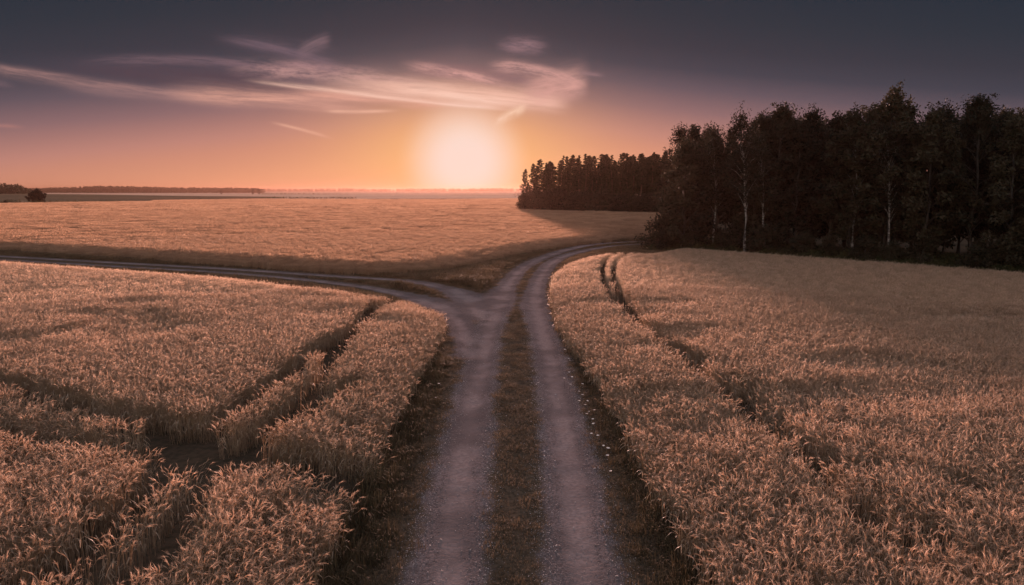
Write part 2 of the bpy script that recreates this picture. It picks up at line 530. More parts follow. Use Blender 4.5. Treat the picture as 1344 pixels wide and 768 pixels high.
def wheat_points(poly, trams, widths, lo, hi, dens, bbox, margin, base, count, flats=None, inset=0.0):
    x, y = scatter(*bbox, dens)
    d = np.hypot(x, y)
    keep = (d >= lo) & (d < hi) & (np.abs(x) < 0.86 * y + 5)
    x, y = x[keep], y[keep]
    keep = in_poly(poly, x, y)
    x, y = x[keep], y[keep]
    if inset:
        keep = dist_line(np.vstack([poly, poly[:1]]), x, y) > inset
        x, y = x[keep], y[keep]
    for t, w in zip(trams, widths):
        ww = (w * (0.9 + 0.2 * n3(x * 1.1, y * 1.1)) + margin) * (np.clip(0.45 + 0.028 * y, 0.62, 1) if poly is right_poly else 1.0)
        keep = dist_line(t, x, y) > ww
        x, y = x[keep], y[keep]
    n = len(x)
    if lo < 20:                                  # thin stands and gaps, mostly in the nearest crop
        gap = 0.4 * n4(x * 1.5, y * 1.5) + 0.6 * n1(x * 3.7, y * 3.7)
        pk = np.clip((gap - 0.26) / 0.16, np.clip((np.hypot(x, y) - 6) / 16, 0.35, 1), 1)
        kk = rng.random(n) < pk; x, y = x[kk], y[kk]; n = len(x)
    r0, rw = (0.55, 2.4) if count == NB and dens < 6 else (0.70, 1.1)
    rim = np.clip(r0 + (1 - r0) * dist_line(np.vstack([poly, poly[:1]]), x, y) / rw, r0, 1) if lo < 60 else 1.0
    lg = lodge(x, y) if lo < 60 else np.zeros(n)
    hs = (0.94 + 0.11 * swell(x, y) - 0.06 * lg + rng.normal(0, 0.022 if lo < 20 else 0.045, n)) if lo < 70 and dens > 6 else (0.94 + 0.11 * swell(x, y) + rng.normal(0, 0.045, n))
    hs = hs * rim
    s = rng.uniform(0.92, 1.1, n)
    scl = np.stack([s, s, hs], 1)
    rz = 3.4 * (n2(x * 0.17 + 3, y * 0.17) - 0.5) + rng.normal(0, 0.45, n) if lo < 60 else rng.integers(0, 4, n) * (math.pi / 2)
    wx = (n2(x * 0.3, y * 0.3 + 11) - 0.5); wy = (n3(x * 0.3 + 5, y * 0.3) - 0.5)
    k = 0.24 if lo < 60 else 0.0
    rot = np.stack([wx * k, wy * k, rz], 1)
    idx = base + rng.integers(0, count, n)
    if flats:
        f = rng.random(n) < lg * 0.8
        idx[f] = flats[0] + rng.integers(0, flats[1], f.sum())
    return np.stack([x, y, np.zeros(n)], 1), rot, scl, idx


def field(name, poly, trams, widths, bbox, lods):
    parts = []
    if 0 in lods: parts.append(wheat_points(poly, trams, widths, 7.0, 34, 27, bbox, 0.07, 0, NA, (NA, NF)))
    if 4 in lods: parts.append(wheat_points(poly, trams, widths, 34, 66, 22, bbox, 0.06, NA + NF + NB + NC + ND, NG))
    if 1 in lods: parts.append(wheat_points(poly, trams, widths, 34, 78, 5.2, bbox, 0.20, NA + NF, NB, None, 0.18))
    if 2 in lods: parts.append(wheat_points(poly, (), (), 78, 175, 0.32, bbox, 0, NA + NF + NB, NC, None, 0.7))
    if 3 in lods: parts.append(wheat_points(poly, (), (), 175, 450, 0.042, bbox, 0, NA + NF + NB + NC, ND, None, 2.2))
    P, r_, s_, i_ = (np.concatenate(q) for q in zip(*parts))
    return sown(name, wheat_src, P, r_, s_, i_)


wf = field('wheat_field', left_poly, tram_left, tram_left_w, (-58, -1, 2, 62), (0, 4))
tag(wf, 'ripe wheat field left of the gravel track, crossed by dark wheel lanes that meet in a junction', 'wheat field', 'ripe wheat fields', 'stuff')
wf = field('wheat_field', right_poly, tram_right, tram_right_w, (1, 50, 2, 64), (0, 4))
tag(wf, 'ripe wheat field between the gravel track and the tall dark forest on its right', 'wheat field', 'ripe wheat fields', 'stuff')
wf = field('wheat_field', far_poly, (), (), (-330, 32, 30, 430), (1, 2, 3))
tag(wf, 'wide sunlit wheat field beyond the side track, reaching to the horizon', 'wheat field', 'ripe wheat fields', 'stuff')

# ------------------------------------------------------------------ ground, tracks
def disc(name, r, z, m, rings=48, seg=96):
    rr = np.concatenate([[0], np.geomspace(4, r, rings)])
    V = [(0, 0, z)]
    for q in rr[1:]:
        for j in range(seg):
            a = 2 * math.pi * j / seg; V.append((q * math.cos(a), q * math.sin(a), z))
    tri = np.array([(0, 1 + j, 1 + (j + 1) % seg) for j in range(seg)])
    quads = np.array([(1 + i * seg + j, 1 + (i + 1) * seg + j, 1 + (i + 1) * seg + (j + 1) % seg, 1 + i * seg + (j + 1) % seg)
                      for i in range(rings - 1) for j in range(seg)])
    return link(name, mesh_from(name, V, [tri, quads], [m]))


tag(disc('ground', 9000, 0.0, M_SOIL), 'dark bare soil and turf of the plain under the crops', 'ground', kind='structure')

# the track sheet follows the ruts; its attribute holds the distance to the nearest wheel rut
s = 0.11
gx, gy = np.meshgrid(np.arange(-46, 25, s), np.arange(4.0, 78, s))
near = np.full(gx.shape, 1e9)
for rr_ in RUTS:
    near = np.minimum(near, dist_line(rr_, gx, gy))
def worn(x, y): return 1 - 0.55 * np.exp(-((x + 2.0) / 3.2) ** 2 - ((y - 33.0) / 4.5) ** 2)


near = near * worn(gx, gy) * np.where(gx < -6, 1.3, 1.0)
keep_v = near < 1.25
q = keep_v[:-1, :-1] & keep_v[1:, :-1] & keep_v[:-1, 1:] & keep_v[1:, 1:]
vid = np.full(gx.shape, -1); used = np.zeros(gx.shape, bool)
used[:-1, :-1] |= q; used[1:, :-1] |= q; used[:-1, 1:] |= q; used[1:, 1:] |= q
vid[used] = np.arange(used.sum())
jj, ii = np.nonzero(q)
quads = np.stack([vid[jj, ii], vid[jj, ii + 1], vid[jj + 1, ii + 1], vid[jj + 1, ii]], 1)
dx, dy, dn = gx[used], gy[used], near[used]
zz = 0.05 - 0.035 * np.exp(-(dn / 0.30) ** 2) + 0.008 * (n1(dx * 3, dy * 3) - 0.5) + 0.003 * (n2(dx * 9, dy * 9) - 0.5)
zz -= np.clip((dn - 0.95) / 0.3, 0, 1) * 0.036
me = mesh_from('gravel_track', np.stack([dx, dy, zz], 1), quads, [M_TRACK], smooth=True)
at = me.attributes.new('rut', 'FLOAT', 'POINT'); at.data.foreach_set('value', dn.astype(np.float32))
tag(link('gravel_track', me), 'pale gravel farm track with two wheel ruts that forks between the wheat fields', 'track', kind='structure')

# pebbles
peb_src = bpy.data.collections.new('pebbles')
for i in range(6):
    r = np.random.default_rng(i + 50)
    t_ = (1 + 5 ** .5) / 2
    V = np.array([(-1, t_, 0), (1, t_, 0), (-1, -t_, 0), (1, -t_, 0), (0, -1, t_), (0, 1, t_), (0, -1, -t_), (0, 1, -t_), (t_, 0, -1), (t_, 0, 1), (-t_, 0, -1), (-t_, 0, 1)]) / 1.9
    V = V * r.uniform(0.7, 1.25, (12, 1)) * np.array([1, r.uniform(.6, 1), r.uniform(.28, .5)])
    Fi = np.array([(0, 11, 5), (0, 5, 1), (0, 1, 7), (0, 7, 10), (0, 10, 11), (1, 5, 9), (5, 11, 4), (11, 10, 2), (10, 7, 6), (7, 1, 8), (3, 9, 4), (3, 4, 2), (3, 2, 6), (3, 6, 8), (3, 8, 9), (4, 9, 5), (2, 4, 11), (6, 2, 10), (8, 6, 7), (9, 8, 1)])
    peb_src.objects.link(bpy.data.objects.new('pebble_%d' % i, mesh_from('pebble_%d' % i, V, Fi, [M_STONE])))
x, y = scatter(-4, 4, 7, 30, 900)
d = np.minimum(dist_line(rut_l, x, y), dist_line(rut_r, x, y))
pr = np.exp(-((d - 0.5) / 0.16) ** 2) * 0.75 + np.exp(-(d / 0.5) ** 2) * 0.04 + 0.03 * (d < 1.1)
keep = (rng.random(len(x)) < pr * np.clip(14 / y, 0.2, 1)) & (np.abs(x) < 2.3)
x, y, d = x[keep], y[keep], d[keep]
n = len(x); sz = np.clip(rng.lognormal(-5.0, 0.45, n), 0.003, 0.026)[:, None] * np.ones((1, 3))
zz = 0.05 - 0.035 * np.exp(-(d / 0.30) ** 2) + 0.008 * (n1(x * 3, y * 3) - 0.5)
o = sown('loose_gravel', peb_src, np.stack([x, y, zz + 0.003], 1), rng.uniform(0, 6.28, (n, 3)) * np.array([.1, .1, 1]), sz, rng.integers(0, 6, n))
tag(o, 'loose grey stones along the wheel ruts of the gravel track', 'gravel', kind='stuff')

# ------------------------------------------------------------------ grass on the verges and between the ruts
gr_src = bpy.data.collections.new('grass_tufts')


def tuft(name, n, h, rad, w, seed, m=M_GRASS):
    r = np.random.default_rng(seed); acc = Acc()
    for i in range(n):
        a, q = r.uniform(0, 6.28), rad * math.sqrt(r.random())
        b = np.array([q * math.cos(a), q * math.sin(a), 0]); a2 = a + r.normal(0, 0.8)
        hd = np.array([math.cos(a2), math.sin(a2), 0]); hh = h * r.uniform(0.45, 1.15); ln = r.uniform(0.1, 0.8)
        sd = np.array([-hd[1], hd[0], 0])
        P = [b, b + np.array([0, 0, hh * .5]) + hd * hh * ln * .2, b + np.array([0, 0, hh * .85]) + hd * hh * ln * .6, b + np.array([0, 0, hh * (1 - .4 * ln)]) + hd * hh * ln * 1.1]
        strip(acc, P, [w, w * .9, w * .6, w * .1], sd)
    gr_src.objects.link(bpy.data.objects.new(name, acc.mesh(name, [m])))


for i in range(4): tuft('a_short_%d' % i, 70, 0.080, 0.16, 0.003, 600 + i, M_STRIPGRASS)
for i in range(4): tuft('b_tall_%d' % i, 60, 0.30, 0.17, 0.0045, 620 + i)
for i in range(3): tuft('c_wide_%d' % i, 120, 0.26, 0.5, 0.010, 640 + i, M_DRYGRASS)


def clear(x, y):
    ok = np.ones(x.shape, bool)
    for p in (left_poly, right_poly, far_poly): ok &= ~in_poly(p, x, y)
    return ok


def rut_d(x, y):
    dd = np.full(x.shape, 1e9)
    for rr_ in RUTS: dd = np.minimum(dd, dist_line(rr_, x, y))
    return dd * worn(x, y)


P_, I_, S_ = [], [], []
# near strip
x, y = scatter(-6, 6, 7, 40, 46)
d = rut_d(x, y); ok = clear(x, y)
mid = (np.abs(x - 0.03 * 0) < 0.9) & (y < 30)
pn = n3(x * 1.6 + 3, y * 1.6)
pm = 0.65 * n1(x * 2.2, y * 0.8) + 0.35 * n4(x * 4, y * 4)
p_short = np.where(d > 0.50, np.where(d < 0.95, np.clip((pm - 0.22) * 3.2, 0.12, 1), 1.0), 0) * np.clip((d - 0.44) / 0.25, 0, 1)
k = ok & (rng.random(len(x)) < p_short)
P_.append(np.stack([x, y, np.full(len(x), 0.02)], 1)[k]); I_.append(rng.integers(0, 4, k.sum())); S_.append(rng.uniform(0.6, 1.3, k.sum()))
x, y = scatter(-6, 6, 7, 40, 26)
d = rut_d(x, y); ok = clear(x, y)
side_ = (d > 0.72) & ~((np.abs(x) < 0.9) & (y < 34))
k = ok & side_ & (rng.random(len(x)) < np.clip((d - 0.62) / 0.3, 0, 1))
P_.append(np.stack([x, y, np.zeros(len(x))], 1)[k]); I_.append(4 + rng.integers(0, 4, k.sum())); S_.append(rng.uniform(0.5, 1.15, k.sum()) * np.clip(0.55 + (d[k] - 0.7) * 0.9, 0.5, 1.4))
# farther verges and the grass triangle of the fork
x, y = scatter(-66, 26, 30, 84, 7)
d = rut_d(x, y); ok = clear(x, y) & ((y > 40) | (np.abs(x) > 6)) & (np.hypot(x, y) < 84)
k = ok & (d > np.where(x < -8, 0.95, 0.62))
P_.append(np.stack([x, y, np.zeros(len(x))], 1)[k]); I_.append(8 + rng.integers(0, 3, k.sum()))
S_.append(rng.uniform(0.5, 1.0, k.sum()) * np.clip(0.35 + (d[k] - 0.6) * 0.8, 0.35, 1.15))
P = np.vstack(P_); n = len(P); S = np.concatenate(S_)
o = sown('verge_grass', gr_src, P, np.stack([np.zeros(n), np.zeros(n), rng.uniform(0, 6.28, n)], 1), np.stack([S, S, S * rng.uniform(.8, 1.2, n)], 1), np.concatenate(I_))
tag(o, 'dark rough grass on the verges and between the wheel ruts of the track', 'grass', kind='stuff')

# pale wild flowers in the right verge
acc = Acc()
tube(acc, [(0, 0, 0), (0.01, 0, 0.16), (0.0, 0.01, 0.30)], [0.003, 0.0025, 0.002], 4)
for j in range(9):
    a = 2 * math.pi * j / 9
    dv = np.array([math.cos(a), math.sin(a), 0.25]); sd = np.array([-math.sin(a), math.cos(a), 0]) * 0.008
    c0 = np.array([0, 0.01, 0.30])
    acc.add([c0, c0 + dv * .018 - sd, c0 + dv * .034, c0 + dv * .018 + sd], None, [(0, 1, 2, 3)], 1)
fl_me = acc.mesh('wildflower', [M_GRASS, M_PETAL])
fl = [(746, 489), (752, 496), (748, 505), (757, 512), (763, 521), (762, 528), (768, 525), (771, 533), (775, 541), (769, 546), (779, 549), (782, 558), (777, 566), (787, 571), (760, 507), (792, 583), (741, 497), (799, 600), (806, 617), (795, 592), (744, 470), (739, 461), (781, 541), (575, 505), (569, 521)]
for i, (px, py) in enumerate(fl):
    p = G(px, py, 0.28)
    o = link('wildflower', fl_me); o.location = (p[0], p[1], 0); sz = random.uniform(0.85, 1.2)
    o.scale = (sz, sz, sz); o.rotation_euler = (random.uniform(-.2, .2), random.uniform(-.2, .2), random.uniform(0, 6.28))
    if px > 600: tag(o, 'small white flower in the dark grass beside the right wheat field', 'flower', 'white flowers in the right verge')
    else: tag(o, 'small white flower in the dark grass beside the left wheat field', 'flower', 'white flowers in the left verge')

# ------------------------------------------------------------------ trees
def leaf_cloud(acc, C, rad, n, size, r, squash=0.8, m=0):
    """n small leaf faces spread through a lump at C"""
    v = r.normal(0, 1, (n, 3)); v /= np.linalg.norm(v, axis=1)[:, None]
    q = C + v * (rad * r.random((n, 1)) ** 0.45) * np.array([1, 1, squash])
    a = r.normal(0, 1, (n, 3)); a /= np.linalg.norm(a, axis=1)[:, None]
    b = np.cross(a, r.normal(0, 1, (n, 3))); b /= np.linalg.norm(b, axis=1)[:, None]
    s_ = size * r.uniform(0.6, 1.3, (n, 1))
    V = np.stack([q - a * s_, q + b * s_ * .5, q + a * s_, q - b * s_ * .5], 1).reshape(-1, 3)
    acc.add(V, None, np.arange(4 * n).reshape(n, 4), m)


def deciduous(seed, H=10.5, base=0.22, width=2.2, lumps=70, per=75, leaf=0.13, lean=0.3, birch=False, top_open=0.5):
    r = np.random.default_rng(seed); random.seed(seed)
    tr, cr = Acc(), Acc()
    a = r.uniform(0, 6.28)
    P = [np.array([0, 0, -0.1])]
    for i in range(1, 8):
        t = i / 7
        P.append(np.array([math.cos(a) * lean * t * t + r.normal(0, .07), math.sin(a) * lean * t * t + r.normal(0, .07), H * 0.93 * t]))
    P = np.array(P); r0 = 0.11 if birch else 0.15
    tube(tr, P, [r0 * (1.25 if i == 0 else 1 - 0.9 * i / 7) for i in range(8)], 8)
    at_ = lambda t: np.array([np.interp(t * 7, range(8), P[:, c]) for c in range(3)])
    for i in range(lumps):
        t = base + (1.01 - base) * (i + r.random()) / lumps
        prof = math.sin(min(1, (t - base) / (1 - base) * 0.92 + 0.12) * math.pi) ** 0.65
        w = width * prof * r.uniform(0.35, 1.05)
        a = i * 2.4 + r.normal(0, .5)
        s0 = at_(max(0.08, t - 0.10)); e = at_(min(t, 1)) + np.array([math.cos(a) * w, math.sin(a) * w, r.normal(0.1, .2 if t < .85 else .10)])
        mid = (s0 + e) / 2 + np.array([0, 0, 0.12 * w])
        if i % 2 == 0 or t > 0.75: tube(tr, [s0, mid, e], [0.04 * (1.2 - t), 0.028 * (1.2 - t), 0.008], 4)
        rd = r.uniform(0.38, 0.75) * (1.0 - 0.75 * max(0, t - .55) * top_open)
        leaf_cloud(cr, e, rd, int(per * rd / 0.55), leaf, r, 0.75)
        if t > 0.8:                                                 # airy sprays that break the outline
            for _ in range(6):
                e2 = e + r.normal(0, .36, 3) + np.array([0, 0, .12]); tube(tr, [e, e2], [0.010, 0.003], 3)
                leaf_cloud(cr, e2, 0.26, 13, leaf * .7, r, 1.2)
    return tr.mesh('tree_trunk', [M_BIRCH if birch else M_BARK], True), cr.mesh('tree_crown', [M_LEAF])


def conifer(seed, H=12.5, base=0.35, width=1.7, pine=True):
    r = np.random.default_rng(seed); random.seed(seed)
    tr, cr = Acc(), Acc()
    P = np.array([[r.normal(0, .05) * i, r.normal(0, .05) * i, -0.1 + H * i / 5] for i in range(6)])
    tube(tr, P, [0.17, 0.14, 0.115, 0.09, 0.055, 0.012], 7)
    at_ = lambda t: np.array([np.interp(t * 5, range(6), P[:, c]) for c in range(3)])
    n = 64
    for i in range(n):
        t = base + (1 - base) * i / (n - 1)
        u = (t - base) / (1 - base)
        w = width * ((min(1, .55 + 1.6 * u) * (1 - u) ** 0.62 * 1.15 if pine else (1 - u) ** 0.85)) * r.uniform(.45, 1.1) + 0.10
        a = i * 2.4 + r.normal(0, .4)
        s0 = at_(t); e = s0 + np.array([math.cos(a) * w, math.sin(a) * w, (0.25 if pine else -0.25) * w])
        tube(tr, [s0, e], [0.03 * (1.1 - t) + 0.006, 0.006], 3)
        for k_ in (0.45, 0.75, 1.0):
            leaf_cloud(cr, s0 + (e - s0) * k_, (0.36 if pine else 0.28) * (1.05 - 0.5 * u), 24, 0.17 - .05 * u, r, 0.6)
    leaf_cloud(cr, at_(0.985), 0.10, 22, 0.08, r, 4.0)
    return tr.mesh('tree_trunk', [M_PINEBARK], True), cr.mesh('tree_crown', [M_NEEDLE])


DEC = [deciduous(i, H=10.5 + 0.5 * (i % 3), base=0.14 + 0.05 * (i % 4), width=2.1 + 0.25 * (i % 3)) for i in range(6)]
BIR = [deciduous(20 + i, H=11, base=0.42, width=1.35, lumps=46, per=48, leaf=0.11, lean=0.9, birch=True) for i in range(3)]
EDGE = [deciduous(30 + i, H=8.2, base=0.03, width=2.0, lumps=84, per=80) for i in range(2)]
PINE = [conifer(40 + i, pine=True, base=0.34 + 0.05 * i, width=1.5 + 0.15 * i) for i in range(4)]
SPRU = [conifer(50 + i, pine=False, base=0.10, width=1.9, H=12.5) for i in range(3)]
BUSH = [deciduous(60 + i, H=2.6, base=0.05, width=1.25, lumps=34, per=90, leaf=0.11) for i in range(2)]


def tree(name, kind, x, y, sz, label, cat, group=None, sxy=None, rot=None):
    e = bpy.data.objects.new(name, None); COL.objects.link(e)
    e.empty_display_size = 0.5
    e.location = (x, y, 0)
    e.rotation_euler = (0, 0, random.uniform(0, 6.28) if rot is None else rot)
    q = sz if sxy is None else sxy
    e.scale = (q, q, sz)
    tag(e, label, cat, group)
    link('trunk', kind[0], e); link('crown', kind[1], e)
    return e


random.seed(11)
# near forest: front row from the left corner to beyond the right frame edge. s along the edge, r into the forest
FS = lambda s, r: FP0 + front_dir * s + front_in * r
p = FS(1.2, 1.2)
tree('broadleaf_tree', EDGE[0], p[0], p[1], 1.10, 'bushy leafy tree at the left corner of the near forest, lowest of its edge', 'tree', 'trees of the near forest')
p = FS(3.4, 2.4)
tree('broadleaf_tree', EDGE[1], p[0], p[1], 1.14, 'leafy tree with foliage to the ground just right of the forest corner', 'tree', 'trees of the near forest')
bt = [
    (937, 1.7, 0.90, 'thin birch with a faint grey trunk near the left corner of the near forest'),
    (978, 0.6, 1.00, 'slender birch with the brightest white trunk at the near forest edge'),
    (1002, 1.8, 0.86, 'thin birch with a dim trunk right of the bright white birch'),
    (1165, 1.9, 0.84, 'slim birch with a pale leaning trunk in the dark middle of the near forest edge'),
    (1120, 2.4, 0.93, 'slim birch with a dim trunk left of the pale leaning birch'),
]
for i, (px, rr_, sz, lb) in enumerate(bt):
    # where the sight line through that picture column meets the forest edge
    dcol = ray(px, 340)[:2]
    A = np.array([[dcol[0], -front_dir[0]], [dcol[1], -front_dir[1]]])
    k_, s_ = np.linalg.solve(A, FP0 + front_in * rr_)
    p = dcol * k_
    tree('birch_tree', BIR[i % 3], p[0], p[1], sz, lb, 'tree', 'birches at the near forest edge', rot=[2.2, 4.6, 1.0, 0.2, 3.0][i])
gl = 'trees of the near forest'
front = [(6.0, 3.0, 1, 1.0), (8.0, 3.2, 2, 1.02), (10.2, 3.0, 0, .98), (12.4, 3.4, 3, 1.0), (14.6, 2.6, 4, .97), (16.9, 3.0, 5, 1.04), (19.2, 2.4, 1, .93), (21.4, 3.0, 2, .96), (23.8, 2.5, 0, .90), (26.2, 3.0, 3, .92), (28.8, 2.6, 5, .88), (31.5, 3.0, 4, .9), (34.5, 3.0, 1, .9)]
for s_, r_, k_, sz in front:
    p = FS(s_ + random.uniform(-.4, .4), r_)
    tree('broadleaf_tree', DEC[k_], p[0], p[1], sz, 'dark leafy tree in the front rank of the near forest, behind the birches', 'tree', gl)
for row in range(5):
    for j in range(15):
        s_ = -1.5 + j * 2.6 + random.uniform(-.8, .8); r_ = 5.6 + row * 2.7 + random.uniform(-.8, .8)
        if row >= 1 and s_ < 1.0 + row * 0.2: continue
        p = FS(s_, r_)
        if rut_d(np.array([p[0]]), np.array([p[1]]))[0] < 1.6: continue
        k_ = random.choice(DEC + DEC + SPRU[:1])
        con = k_ in SPRU or k_ in PINE
        sz = random.uniform(.90, 1.10) * (0.92 if s_ > 22 else 1.0)
        if con: tree('conifer_tree', k_, p[0], p[1], sz * .86, 'dark conifer deep in the near forest, showing only its top above the leafy front rank', 'tree', 'conifers inside the near forest')
        else: tree('broadleaf_tree', k_, p[0], p[1], sz, 'dark leafy tree deep in the near forest, showing only its crown above the front rank', 'tree', 'leafy trees inside the near forest')
# trees beyond the track end, behind the near forest
for row in range(2):
    for j in range(9):
        x_ = 19.5 + j * 2.9 + random.uniform(-.8, .8); y_ = 81 + row * 4 + random.uniform(-1, 1)
        tree('broadleaf_tree', random.choice(DEC), x_, y_, random.uniform(.9, 1.1), 'dark leafy tree across the track end, hidden behind the near forest', 'tree', 'trees across the track end')

# bushes at the foot of the near forest
bl = [(-1.2, 1.0, .95, 'round leafy bush at the outer left corner of the near forest beside the track'), (0.2, -0.2, .62, 'low bush in front of the left corner tree of the near forest'), (-0.6, 3.2, 1.0, 'leafy bush tucked behind the corner of the near forest by the track end')]
for s_, r_, sz, lb in bl:
    p = FS(s_, r_); tree('bush', BUSH[0], p[0], p[1], sz, lb, 'bush', 'bushes at the near forest edge', sxy=sz * 1.15)
for j in range(16):
    p = FS(2.2 + j * 2.2 + random.uniform(-.6, .6), random.uniform(1.4, 2.2)); sz = random.uniform(.5, .85)
    tree('bush', BUSH[j % 2], p[0], p[1], sz, 'dark bush in the undergrowth at the foot of the near forest', 'bush', 'bushes in the forest undergrowth', sxy=sz * 1.25)

# undergrowth
ug_src = bpy.data.collections.new('undergrowth_plants')
for i in range(4):
    r = np.random.default_rng(700 + i); acc = Acc()
    for k_ in range(14): leaf_cloud(acc, np.array([r.normal(0, .35), r.normal(0, .35), r.uniform(.1, .6)]), .22, 26, .07, r)
    ug_src.objects.link(bpy.data.objects.new('weed_%d' % i, acc.mesh('weed_%d' % i, [M_SHRUB])))
ss, rr_ = rng.uniform(-1.5, 40, 1500), rng.uniform(-1.0, 4.5, 1500)
P = FP0[None] + ss[:, None] * front_dir[None] + rr_[:, None] * front_in[None]
keep = ~in_poly(right_poly, P[:, 0], P[:, 1]) & (rut_d(P[:, 0], P[:, 1]) > 1.4)
P, rr_ = P[keep], rr_[keep]; n = len(P); S = rng.uniform(.6, 1.2, n)
o = sown('undergrowth', ug_src, np.stack([P[:, 0], P[:, 1], np.zeros(n)], 1), np.stack([np.zeros(n), np.zeros(n), rng.uniform(0, 6.28, n)], 1), np.stack([S, S, S * rng.uniform(.6, 1.2, n) * np.clip(.5 + .2 * (rr_ + 1), .5, 1.2)], 1), rng.integers(0, 4, n))
tag(o, 'dark weeds and brambles along the foot of the near forest', 'undergrowth', kind='stuff')

# far forest beyond the wheat: dense conifers from the left corner to behind the near forest
A0, A1 = np.array([2.6, 175.0]), np.array([33.0, 148.0])
fdir = (A1 - A0) / np.linalg.norm(A1 - A0); fin = np.array([-fdir[1], fdir[0]])
Lf = np.linalg.norm(A1 - A0)
FT = lambda s, r: A0 + fdir * s + fin * r
p = FT(0.2, 0.8)
tree('pine_tree', PINE[1], p[0], p[1], .80, 'low pine standing at the far left end of the distant forest, nearest the sun', 'tree', 'pines of the distant forest')
p = FT(1.8, 1.6)
tree('pine_tree', PINE[0], p[0], p[1], .90, 'second pine from the sunward end of the distant forest, sky showing through its crown', 'tree', 'pines of the distant forest')
for row in range(6):
    n_ = 23 if row == 0 else 17
    for j in range(n_):
        s_ = (2.8 if row < 3 else 4.5 + row) + (Lf + 2 - 2.8) * j / (n_ - 1) + random.uniform(-.5, .5); r_ = 1.2 + row * 3.4 + random.uniform(-.9, .9)
        p = FT(s_, r_)
        k_ = random.choice(PINE + SPRU)
        sz = random.uniform(.86, 1.06) * np.interp(s_, [0, 8, 40], [.90, 1.0, 1.0])
        nm = 'pine_tree' if k_ in PINE else 'spruce_tree'
        if row == 0: tree(nm, k_, p[0], p[1], sz, 'dark conifer in the front rank of the distant forest beyond the sunlit wheat', 'tree', 'front conifers of the distant forest', sxy=sz * random.uniform(1.05, 1.4))
        else: tree(nm, k_, p[0], p[1], sz, 'dark conifer inside the distant forest, its tip showing above the front rank', 'tree', 'conifers inside the distant forest', sxy=sz * 1.3)

# lower leafy screen along the foot of the far forest
for j in range(20):
    s_ = 0.8 + (Lf + 1) * j / 19; p = FT(s_, random.uniform(-.2, .6)); sz = random.uniform(1.3, 1.8)
    tree('bush', BUSH[j % 2], p[0], p[1], sz, 'dark bush along the foot of the distant forest beyond the sunlit wheat', 'bush', 'bushes at the foot of the distant forest', sxy=sz * 1.2)

# ------------------------------------------------------------------ far country
def hill(name, x0, x1, y0, y1, hf, m, nx=70, ny=70):
    X, Y = np.meshgrid(np.linspace(x0, x1, nx), np.linspace(y0, y1, ny))
    V = np.stack([X.ravel(), Y.ravel(), hf(X, Y).ravel()], 1)
    i, j = np.meshgrid(np.arange(nx - 1), np.arange(ny - 1)); b = (j * nx + i).ravel()
    return link(name, mesh_from(name, V, np.stack([b, b + 1, b + nx + 1, b + nx], 1), [m], smooth=True))


def hill_h(X, Y):
    return 3.1 * np.exp(-((X + 330) / 120) ** 2 - ((Y - 470) / 130) ** 2) - 0.25


tag(hill('hill', -640, -90, 262, 900, hill_h, M_GREENCROP), 'low green hill beyond the far wheat field', 'hill', kind='structure')


def stubble_h(X, Y):
    return 0.12 + 0.0 * X


o = hill('stubble_field', -3000, 2200, 440, 4200, stubble_h, M_STUBBLE, 20, 20)
tag(o, 'pale stubble fields on the plain below the horizon', 'field', kind='structure')


def hedge(p, q, h, w, label, taper=True):
    r = np.random.default_rng(int(abs(p[0]))); acc = Acc()
    L = np.linalg.norm(np.subtract(q, p)); n = int(L / 1.1)
    for i in range(n):
        t = i / n; hh = h * (1 - 0.75 * t if taper else 1) * r.uniform(.8, 1.2)
        c = np.array([p[0] + (q[0] - p[0]) * t, p[1] + (q[1] - p[1]) * t, hh * .5]) + np.append(r.normal(0, w * .3, 2), 0)
        leaf_cloud(acc, c, hh * .75, 40, .22, r, .8)
    o = link('hedge', acc.mesh('hedge', [M_SHRUB]))
    return tag(o, label, 'hedge', 'far hedgerows')


def xyat(px, d): return np.array([(px - 672) / F * d, d])


hedge(xyat(-60, 250), xyat(212, 312), 2.0, .9, 'long low dark hedge along the foot of the green hill, on the far left')
hedge(xyat(348, 462), xyat(470, 455), 1.1, 1.2, 'thin dark hedge across the pale plain left of the sun', False)
hedge(xyat(345, 900), xyat(460, 980), 2.3, 2.0, 'dark hedge farther back on the plain, below the horizon left of the sun', True)

p = xyat(53, 285)
tree('round_tree', deciduous(80, H=5.2, base=0.14, width=3.4, lumps=110, per=90, leaf=0.26), p[0], p[1], 0.98, 'lone round tree standing at the foot of the green hill, far left', 'tree')
p = xyat(12, 255)
tree('bush', BUSH[1], p[0], p[1], .55, 'tiny bush by the hedge left of the lone round tree', 'bush')
for px, d, h, lb in ((335, 860, .62, 'left one of the two small round trees at the end of the far wood'), (343, 850, .68, 'right one of the two small round trees at the end of the far wood'), (294, 900, .55, 'small tree standing alone before the far wooded ridge')):
    p = xyat(px, d); tree('round_tree', DEC[1], p[0], p[1], h, lb, 'tree', 'small trees before the far ridge', sxy=h * 1.6)


def far_wood(px0, px1, d0, d1, h, n, label, zf=lambda x, y: 0 * x, prof=None, leaf=0.9, k=46):
    r = np.random.default_rng(int(px0 + d0)); acc = Acc()
    for i in range(n):
        px = r.uniform(px0, px1); d = r.uniform(d0, d1); x_, y_ = xyat(px, d)
        hh = h * r.uniform(.8, 1.15) * (prof(px) if prof else 1.0)
        z0 = float(zf(np.array(x_), np.array(y_)))
        for t, wd in ((.25, .36), (.55, .30), (.82, .17)):
            leaf_cloud(acc, np.array([x_, y_, z0 + hh * t]), hh * wd, int(k * wd * 3), leaf * (hh / 10), r, 0.95)
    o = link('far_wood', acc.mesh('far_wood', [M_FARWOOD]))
    return tag(o, label, 'woodland', 'far woods on the horizon', 'stuff')


